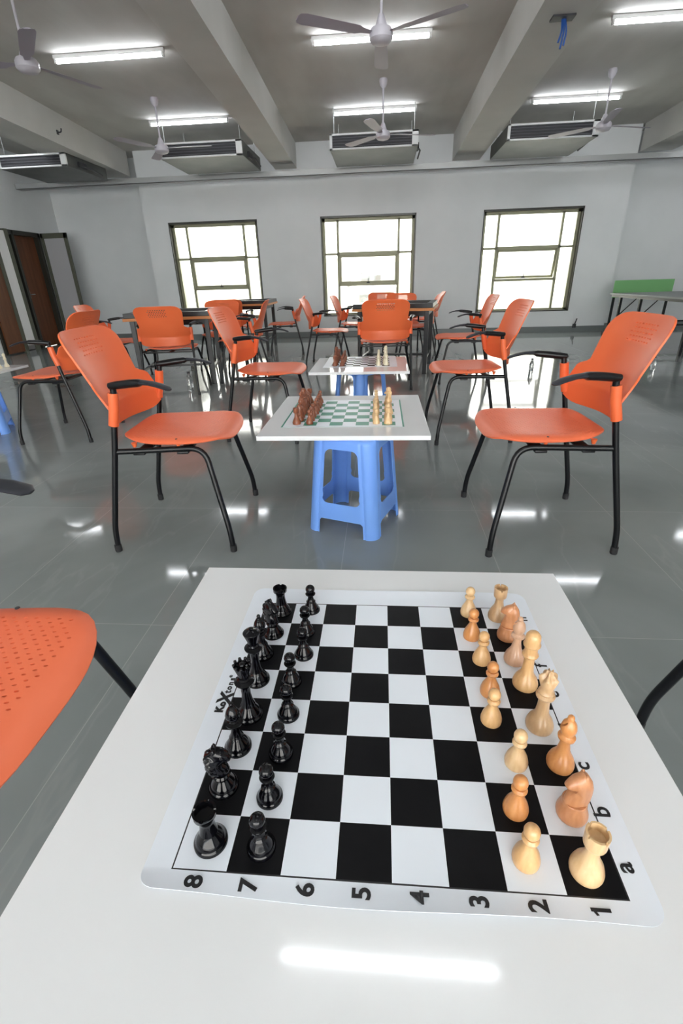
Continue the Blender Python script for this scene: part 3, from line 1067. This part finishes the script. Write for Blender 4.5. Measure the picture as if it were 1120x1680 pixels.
def rook_mod(n, r_in, ztop, depth, width=.22):
    def f(r, z, a):
        if z > ztop - depth * .6 and r >= r_in:
            u = (a / (2 * PI) * n) % 1
            if u < width: return r, z - depth
        return r, z
    return f


def queen_mod(zlo, zhi, n=8, amp=.12):
    def f(r, z, a):
        if z > zlo:
            t = min(1, (z - zlo) / (zhi - zlo))
            return r * (1 + amp * t * math.cos(n * a)), z + .0022 * t * math.cos(n * a)
        return r, z
    return f


def piece_mesh(kind, style):
    """returns a finished mesh object's bmesh (z=0 at its base)"""
    bm = bmesh.new()
    if style == 'b':
        if kind == 'pawn':
            lathe(bm, base_b(.0160)[:-1] + [(.0062, .024), (.0048, .030), (.0050, .034), (.0088, .0365), (.0092, .038), (.0070, .0395)] + ball(.0478, .0086), 28)
        elif kind == 'rook':
            lathe(bm, base_b(.0192)[:-1] + [(.0092, .026), (.0082, .035), (.0088, .043), (.0112, .0475), (.0128, .049), (.0131, .056), (.0105, .056), (.0100, .050), (0, .0495)], 48, mod=rook_mod(4, .0104, .056, .0022, .14))
        elif kind == 'bishop':
            lathe(bm, base_b(.0180)[:-1] + [(.0066, .027), (.0054, .036), (.0060, .043), (.0112, .0465), (.0115, .048), (.0075, .0500), (.0080, .0515), (.0062, .053), (.0094, .058), (.0100, .061), (.0082, .067), (.0045, .0735), (.0022, .0755), (.0030, .077), (.0031, .079), (.0020, .0812), (0, .0818)], 28)
        elif kind == 'queen':
            lathe(bm, base_b(.0192)[:-1] + [(.0078, .028), (.0062, .040), (.0066, .054), (.0085, .058), (.0135, .0625), (.0138, .064), (.0088, .067), (.0096, .069), (.0076, .071), (.0082, .077), (.0112, .0875), (.0118, .092), (.0098, .0905), (.0088, .088), (0, .088)], 48, mod=queen_mod(.078, .090, 9, .10))
            for k in range(9):
                a = 2 * PI * k / 9
                r = bmesh.ops.create_icosphere(bm, subdivisions=1, radius=.0025, matrix=Matrix.Translation((.0108 * math.cos(a), .0108 * math.sin(a), .0935)))
            bmesh.ops.create_icosphere(bm, subdivisions=2, radius=.0048, matrix=Matrix.Translation((0, 0, .091)))
        elif kind == 'king':
            lathe(bm, base_b(.0195)[:-1] + [(.0080, .028), (.0064, .042), (.0068, .058), (.0086, .062), (.0138, .0660), (.0140, .068), (.0092, .071), (.0100, .073), (.0078, .075), (.0086, .082), (.0128, .0945), (.0132, .0965), (.0120, .098), (.0060, .1005), (.0030, .102), (.0038, .1045), (0, .1065)], 32)
        elif kind == 'knight':
            lathe(bm, base_b(.0188)[:-1] + [(.0105, .0245), (.0118, .0255), (.0100, .0285), (0, .0285)], 28)
            knight_head(bm, .0265, style)
    else:
        if kind == 'pawn':
            lathe(bm, base_w(.0158) + [(.0058, .0315), (.0056, .0335), (.0094, .0360), (.0098, .0385), (.0078, .0405), (.0072, .0415)] + ball(.0492, .0092, a0=-PI / 2 + .6), 28)
        elif kind == 'rook':
            lathe(bm, base_w(.0192) + [(.0078, .034), (.0080, .0405), (.0122, .0440), (.0128, .046), (.0132, .0615), (.0108, .0615), (.0100, .053), (0, .052)], 48, mod=rook_mod(4, .0105, .0615, .0045, .035))
        elif kind == 'bishop':
            lathe(bm, base_w(.0178) + [(.0066, .038), (.0062, .046), (.0108, .0490), (.0112, .0515), (.0076, .0540), (.0070, .0555), (.0098, .0620), (.0102, .066), (.0086, .073), (.0052, .0780), (.0038, .0795), (.0044, .0815), (.0040, .0840), (.0022, .086), (0, .0865)], 28)
        elif kind == 'queen':
            lathe(bm, base_w(.0196) + [(.0082, .040), (.0080, .052), (.0126, .0560), (.0132, .0585), (.0104, .0620), (.0112, .0650), (.0092, .068), (.0088, .072), (.0118, .083), (.0122, .088), (.0090, .0915), (.0060, .093), (.0050, .095), (.0044, .0985), (0, .100)], 48, mod=queen_mod(.074, .088, 5, .14))
        elif kind == 'king':
            lathe(bm, base_w(.0198) + [(.0084, .040), (.0080, .054), (.0120, .0575), (.0126, .0600), (.0104, .0630), (.0100, .066), (.0096, .074), (.0128, .0765), (.0132, .079), (.0112, .0815), (.0118, .088), (.0110, .094), (.0080, .0985), (.0040, .1005), (0, .101)], 32)
        elif kind == 'knight':
            lathe(bm, base_w(.0180)[:6] + [(.0145, .018), (.0136, .0205), (.0142, .0225), (.0130, .0245), (0, .0245)], 28)
            knight_head(bm, .022, style)
    return bm


def knight_head(bm, z0, style):
    """carved horse head, muzzle towards +x, thickness varies with the distance from the outline"""
    if style == 'w':
        out = [(-.0118, 0), (-.0128, .006), (-.0132, .016), (-.0128, .026), (-.0105, .035), (-.0060, .0425), (-.0018, .0450), (.0005, .0425), (.0040, .0405), (.0085, .0372), (.0128, .0322),
               (.0140, .0280), (.0118, .0255), (.0075, .0262), (.0058, .0245), (.0072, .0205), (.0088, .0130), (.0112, .0055), (.0110, 0)]
        th = .0098
    else:
        out = [(-.0085, 0), (-.0120, .006), (-.0142, .014), (-.0135, .020), (-.0148, .024), (-.0128, .029), (-.0128, .034), (-.0095, .0375), (-.0058, .0410), (-.0048, .0450), (-.0022, .0425), (.0020, .0405),
               (.0060, .0375), (.0105, .0318), (.0128, .0270), (.0118, .0235), (.0085, .0225), (.0045, .0215), (.0035, .0185), (.0075, .0120), (.0092, .0055), (.0082, 0)]
        th = .0092
    kx = 1.20 if style == 'w' else 1.24
    out = [(a * kx, b * 1.04) for a, b in out]
    n = len(out)
    # densify outline
    pts = []
    for i in range(n - 1):
        a, b = Vector(out[i]), Vector(out[i + 1])
        k = max(1, int((b - a).length / .0022))
        for j in range(k): pts.append(a.lerp(b, j / k))
    pts.append(Vector(out[-1]))
    # close along the bottom
    a, b = pts[-1], pts[0]
    k = 8
    for j in range(1, k): pts.append(a.lerp(b, j / k))
    C_ = sum(pts, Vector((0, 0))) / len(pts)
    spine = [Vector((-.001, .005)), Vector((-.003, .018)), Vector((-.002, .030)), Vector((.006, .031))]
    def near_spine(p):
        best = None
        for i in range(len(spine) - 1):
            s0, s1 = spine[i], spine[i + 1]
            t = max(0, min(1, (p - s0).dot(s1 - s0) / (s1 - s0).length_squared))
            q = s0.lerp(s1, t)
            if best is None or (p - q).length < (p - best).length: best = q
        return best
    layers = [(0.0, .38), (.10, .66), (.28, .86), (.5, .96), (.75, 1.0), (.93, 1.0)]
    for side in (-1, 1):
        rings = []
        for (t, h) in layers:
            ring = []
            for i, p in enumerate(pts):
                q = p.lerp(near_spine(p), t)
                hh = th * h
                # muzzle and crest are slimmer
                if q.x > .004: hh *= 1 - min(.35, (q.x - .004) * 40)
                if q.y > .03: hh *= 1 - min(.35, (q.y - .03) * 22)
                if style == 'b' and q.x < -.004: hh *= 1 + .14 * math.sin(q.y * 900 + q.x * 300)     # combed mane
                if .001 < q.x < .006 and .019 < q.y < .028 and t > .1: hh *= .80                     # jaw line
                ring.append(bm.verts.new((q.x, side * hh, z0 + q.y)))
            rings.append(ring)
        m = len(pts)
        for a_, b_ in zip(rings, rings[1:]):
            for i in range(m):
                bm.faces.new((a_[i], a_[(i + 1) % m], b_[(i + 1) % m], b_[i]))
        # close the medial seam
        bm.faces.new(rings[-1])
        if side == -1: first = rings[0]
        else:
            for i in range(m):
                bm.faces.new((first[i], first[(i + 1) % m], rings[0][(i + 1) % m], rings[0][i]))
    # ears
    for s in (-1, 1):
        lathe(bm, [(0, 0), (.0030, 0), (.0024, .004), (0, .008)], 8, cx=-.0038, cy=s * .0042, cz=z0 + .0405)
    if style == 'b':
        for k in range(5):
            bmesh.ops.create_icosphere(bm, subdivisions=1, radius=.0032, matrix=Matrix.Translation((-.0162 + .0027 * max(0, k - 2), 0, z0 + .012 + k * .0068)))
    for s in (-1, 1):
        bmesh.ops.create_icosphere(bm, subdivisions=1, radius=.0016, matrix=Matrix.Translation((.0045, s * .0072, z0 + .035)))


MESH = {}
for st in 'bw':
    for kd in ('pawn', 'rook', 'knight', 'bishop', 'queen', 'king'):
        bm = piece_mesh(kd, st)
        o = link('%s_%s' % (kd, st), bm, M['black_piece'] if st == 'b' else W_TAN, angle=48)
        if kd == 'bishop' and st == 'w':
            cb = bmesh.new()
            mx = Matrix.Translation((.0065, 0, .0715)) @ Matrix.Rotation(D2R(52), 4, 'Y')
            box(cb, -.007, .007, -.02, .02, -.0007, .0007, mx=mx)
            cut(o, cb)
        me = o.data
        bpy.data.objects.remove(o)
        MESH[(kd, st)] = me
_mc = {}


def piece(kind, style, m, x, y, z, rz, label, group, sc_=1.0, name=None):
    key = (kind, style, m.name)
    if key not in _mc:
        me = MESH[(kind, style)].copy(); me.materials.clear(); me.materials.append(m)
        _mc[key] = me
    o = bpy.data.objects.new(name or ('chess_' + kind), _mc[key]); COL.objects.link(o)
    rs = {'rook': .88, 'pawn': .91, 'knight': .96}.get(kind, .93) if style == 'w' else 1
    o.location = (x, y, z); o.rotation_euler = (0, 0, rz); o.scale = (sc_ * rs, sc_ * rs, sc_ * (1.06 if style == 'w' and kind == 'rook' else 1))
    tag(o, label, 'chess piece', group)
    return o


ORDN = ['nearest the camera', 'second from the camera', 'third from the camera', 'fourth from the camera',
        'fifth from the camera', 'sixth from the camera', 'seventh from the camera', 'farthest from the camera']
BACKR = ['rook', 'knight', 'bishop', 'queen', 'king', 'bishop', 'knight', 'rook']
ox, oy = C1[0] - 4 * S1, C1[1] - 4 * S1
zp = TH + .0008
blk = [(.557, .495), (.475, 1.60), (.523, 2.56), (.553, 3.482), (.493, 4.62), (.42, 5.60), (.542, 6.488), (.60, 7.56)]
wht = [(7.45, .40), (7.555, 1.441), (7.68, 2.512), (7.525, 3.504), (7.535, 4.80), (7.477, 5.68), (7.511, 6.66), (7.415, 7.55)]
bpw = [(1.552, .445), (1.504, 1.417), (1.544, 2.446), (1.524, 3.523), (1.42, 4.60), (1.60, 5.62), (1.523, 6.60), (1.544, 7.68)]
wpw = [(6.433, .519), (6.473, 1.439), (6.742, 2.489), (6.43, 3.60), (6.575, 4.483), (6.573, 5.62), (6.469, 6.61), (6.547, 7.70)]
wmat = [W_LIGHT, W_RED, W_ORANGE, W_DUN, W_TAN, W_PINK, W_RED, W_DUN]
wcol = ['pale', 'reddish', 'orange brown', 'dull brown', 'golden', 'pinkish', 'reddish', 'dun']
pmat = [W_TAN, W_ORANGE, W_LIGHT, W_TAN, W_ORANGE, W_TAN, W_ORANGE, W_LIGHT]
pcol = ['tan', 'orange brown', 'pale', 'tan', 'orange brown', 'tan', 'orange brown', 'pale']
HB = dict(rook=.97, knight=.97, bishop=1.0, queen=1.02, king=.97, pawn=1.0)
for k in range(8):
    kd = BACKR[k]
    wh = 'front table, ' + ORDN[k]
    x, y = blk[k]
    rz = {1: D2R(8), 6: D2R(-35)}.get(k, 0)
    piece(kd, 'b', M['black_piece'], ox + x * S1, oy + y * S1, zp, rz, 'black plastic %s, left back row of the %s' % (kd, wh), 'black chess pieces on the front table', HB[kd])
    x, y = wht[k]
    rz = {1: D2R(190), 6: D2R(165), 2: D2R(150)}.get(k, random.uniform(0, 6))
    piece(kd, 'w', wmat[k], ox + x * S1, oy + y * S1, zp, rz, '%s wooden %s, right back row of the %s' % (wcol[k], kd, wh), 'wooden chess pieces on the front table')
    x, y = bpw[k]
    piece('pawn', 'b', M['black_piece'], ox + x * S1, oy + y * S1, zp, 0, 'black plastic pawn on the front table, %s in its row' % ORDN[k], 'black chess pieces on the front table', HB['pawn'])
    x, y = wpw[k]
    piece('pawn', 'w', pmat[k], ox + x * S1, oy + y * S1, zp, k, '%s wooden pawn on the front table, %s in its row' % (pcol[k], ORDN[k]), 'wooden chess pieces on the front table')
for (C_, S_, nm, lightm, lname, sc_, darkname) in ((C2, S2, 'green mat table', W_LIGHT, 'light wooden', 1.08, 'dark brown wooden'), (C3, S3, 'third table', M['ivory'], 'ivory coloured', 1.08, 'dark brown wooden')):
    ox2, oy2 = C_[0] - 4 * S_, C_[1] - 4 * S_
    for k in range(8):
        kd = BACKR[k]
        for (cx_, kind, m, cname, row) in ((.5, kd, W_BROWN, darkname, 'outer left'), (1.5, 'pawn', W_BROWN, darkname, 'inner left'),
                                           (7.5, kd, lightm, lname, 'outer right'), (6.5, 'pawn', lightm, lname, 'inner right')):
            piece(kind, 'w', m, ox2 + (cx_ + random.uniform(-.06, .06)) * S_, oy2 + (k + .5 + random.uniform(-.08, .08)) * S_, zp,
                  (PI if cx_ > 4 else 0) + random.uniform(-.3, .3),
                  '%s %s on the %s, %s row, %s' % (cname, kind, nm, row, ORDN[k].replace(' from the camera', ' from front').replace(' the camera', ' us')), 'chess pieces on the %s' % nm, sc_)
for k, (kd, x, y) in enumerate((('king', -3.03, 3.72), ('queen', -3.03, 3.80), ('pawn', -3.10, 3.66))):
    piece(kd, 'w', M['ivory'], x, y, TH + .0002, 0, 'ivory coloured %s on the white table at the left edge' % kd, 'chess pieces on the left table', 1.05)


# ================================================================= CARROM TABLES
def carrom(cx, cy, rz, nm):
    t = empty('carrom_stand', (cx, cy, 0), rz)
    h = .44
    for sx in (-1, 1):
        for sy in (-1, 1):
            bm = B(sx * .375 - .024, sx * .375 + .024, sy * .375 - .024, sy * .375 + .024, 0, .675, .003)
            link('leg', bm, M['blacktube'], t, smooth=False)
    bm = bmesh.new()
    for s in (-1, 1):
        box(bm, -.375, .375, s * .375 - .012, s * .375 + .012, .62, .675); box(bm, s * .375 - .012, s * .375 + .012, -.375, .375, .62, .675)
    link('apron', bm, M['blacktube'], t, smooth=False)
    bm = bmesh.new()
    for s in (-1, 1):
        box(bm, s * .375 - .012, s * .375 + .012, -.375, .375, .15, .175)
    box(bm, -.375, .375, -.012, .012, .15, .175)
    link('stretcher', bm, M['blacktube'], t, smooth=False)
    tag(t, 'black square legged stand under the %s carrom board' % nm, 'table', 'carrom stands')
    b = empty('carrom_board', (cx, cy, .675), rz)
    link('board_base', B(-.45, .45, -.45, .45, 0, .028, .002), M['ply'], b, smooth=False)['label'] = 'orange brown plywood edge'
    bm = bmesh.new()
    for q in ((-h, h, -h, -h + .07), (-h, h, h - .07, h), (-h, -h + .07, -h + .07, h - .07), (h - .07, h, -h + .07, h - .07)):
        box(bm, q[0], q[1], q[2], q[3], .028, .075, .004)
    link('board_rim', bm, M['carrom_rim'], b, smooth=False)
    link('playing_surface', B(-h + .07, h - .07, -h + .07, h - .07, .028, .034), M['carrom'], b, smooth=False)
    tag(b, 'carrom board with black rim on the %s black stand' % nm, 'carrom board', 'carrom boards')


carrom(.185, 6.16, D2R(-9), 'middle')
carrom(-2.29, 5.60, D2R(12), 'left')
carrom(-2.22, 8.42, D2R(2), 'far left')

# ================================================================= TABLE AT THE RIGHT
t = empty('folding_table', (4.38, 7.7, 0)); tag(t, 'dark grey topped table with black folding legs at the right edge', 'table')
link('tabletop', B(-.68, .68, -1.25, 1.15, .668, .69, .003), M['grey_top'], t, smooth=False)
link('apron', B(-.66, .66, -1.22, 1.12, .635, .668), M['blacktube'], t, smooth=False)
for sx in (-.58, .58):
    for sy in (-1.0, .3, .95):
        link('leg', B(sx - .018, sx + .018, sy - .018, sy + .018, 0, .64, .003), M['blacktube'], t, smooth=False)
for sy in (-1.0, .3, .95):
    bm = bmesh.new(); box(bm, -.58, .58, sy - .012, sy + .012, .25, .275)
    tube(bm, [(-.56, sy, .38), (-.32, sy, .63)], .008, 8); tube(bm, [(.56, sy, .38), (.32, sy, .63)], .008, 8)
    link('cross_bar', bm, M['blacktube'], t, smooth=False)
g = empty('green_board', (4.43, 9.35, 0)); tag(g, 'flat green board standing behind the dark table in the recess', 'board')
link('board_panel', B(-.48, .48, -.012, .012, .60, .865, .002), M['green'], g, smooth=False)
for s in (-1, 1):
    bm = bmesh.new()
    box(bm, s * .44 - .02, s * .44 + .02, -.2, .2, 0, .03); box(bm, s * .44 - .02, s * .44 + .02, .012, .03, 0, .75)
    link('board_foot', bm, M['blacktube'], g, smooth=False)

# ================================================================= CLUTTER AT THE LEFT
t = empty('dark_cabinet', (-6.95, 8.80, 0)); tag(t, 'low black cabinet just inside the left doorway', 'cabinet')
link('body', B(-.25, .25, -.3, .3, 0, .28, .01), M['dark'], t, smooth=False)
link('top_panel', B(-.27, .27, -.32, .32, .28, .30, .004), M['blacktube'], t, smooth=False)
for k, (x, y, hgt) in enumerate(((-6.58, 8.15, .26), (-6.60, 8.32, .2))):
    bm = B(-.045, .045, -.035, .035, 0, hgt, .012); box(bm, -.02, .02, -.038, -.03, hgt * .35, hgt * .8, .004, mi=1)
    o = link('white_box', bm, [M['white_plastic'], M['dark']], smooth=False); o.location = (x, y, 0)
    tag(o, ('taller' if k == 0 else 'shorter') + ' white upright box on the floor by the black cabinet', 'box')
bm = bmesh.new()
lathe(bm, [(0, 0), (.16, 0), (.18, .1), (.17, .3), (.10, .42), (.03, .45), (0, .45)], 18, mod=lambda r, z, a: (r * (1 + .06 * math.sin(3 * a + z * 9)), z))
o = link('cloth_bag', bm, M['redbox']); o.location = (-6.80, 9.35, 0); tag(o, 'dark red bag slumped on the floor beside the doorway', 'bag')


# ================================================================= BOTTLES ON THE FLOOR
def bottle(x, y, h, label):
    t = empty('bottle', (x, y, 0))
    r = h * .17
    bm = bmesh.new(); lathe(bm, [(0, 0), (r * .9, 0), (r, h * .03), (r * .93, h * .2), (r, h * .25), (r, h * .55), (r * .8, h * .68), (r * .4, h * .84), (r * .38, h * .9), (0, h * .9)], 20)
    link('bottle_body', bm, M['clear'], t)
    bm = bmesh.new(); lathe(bm, [(0, 0), (r * .46, 0), (r * .46, h * .1), (0, h * .1)], 16, cz=h * .88)
    link('bottle_cap', bm, M['dark'], t)
    tag(t, label, 'bottle', 'clear bottles on the floor')


bottle(-1.98, 5.05 - .12, .2, 'clear bottle with dark cap on the floor in front of the left carrom table')
bottle(1.70, 5.75, .15, 'clear bottle with dark cap on the bare floor below the right window')
bottle(3.02, 5.75, .15, 'clear bottle with dark cap on the floor behind the big right armchair')
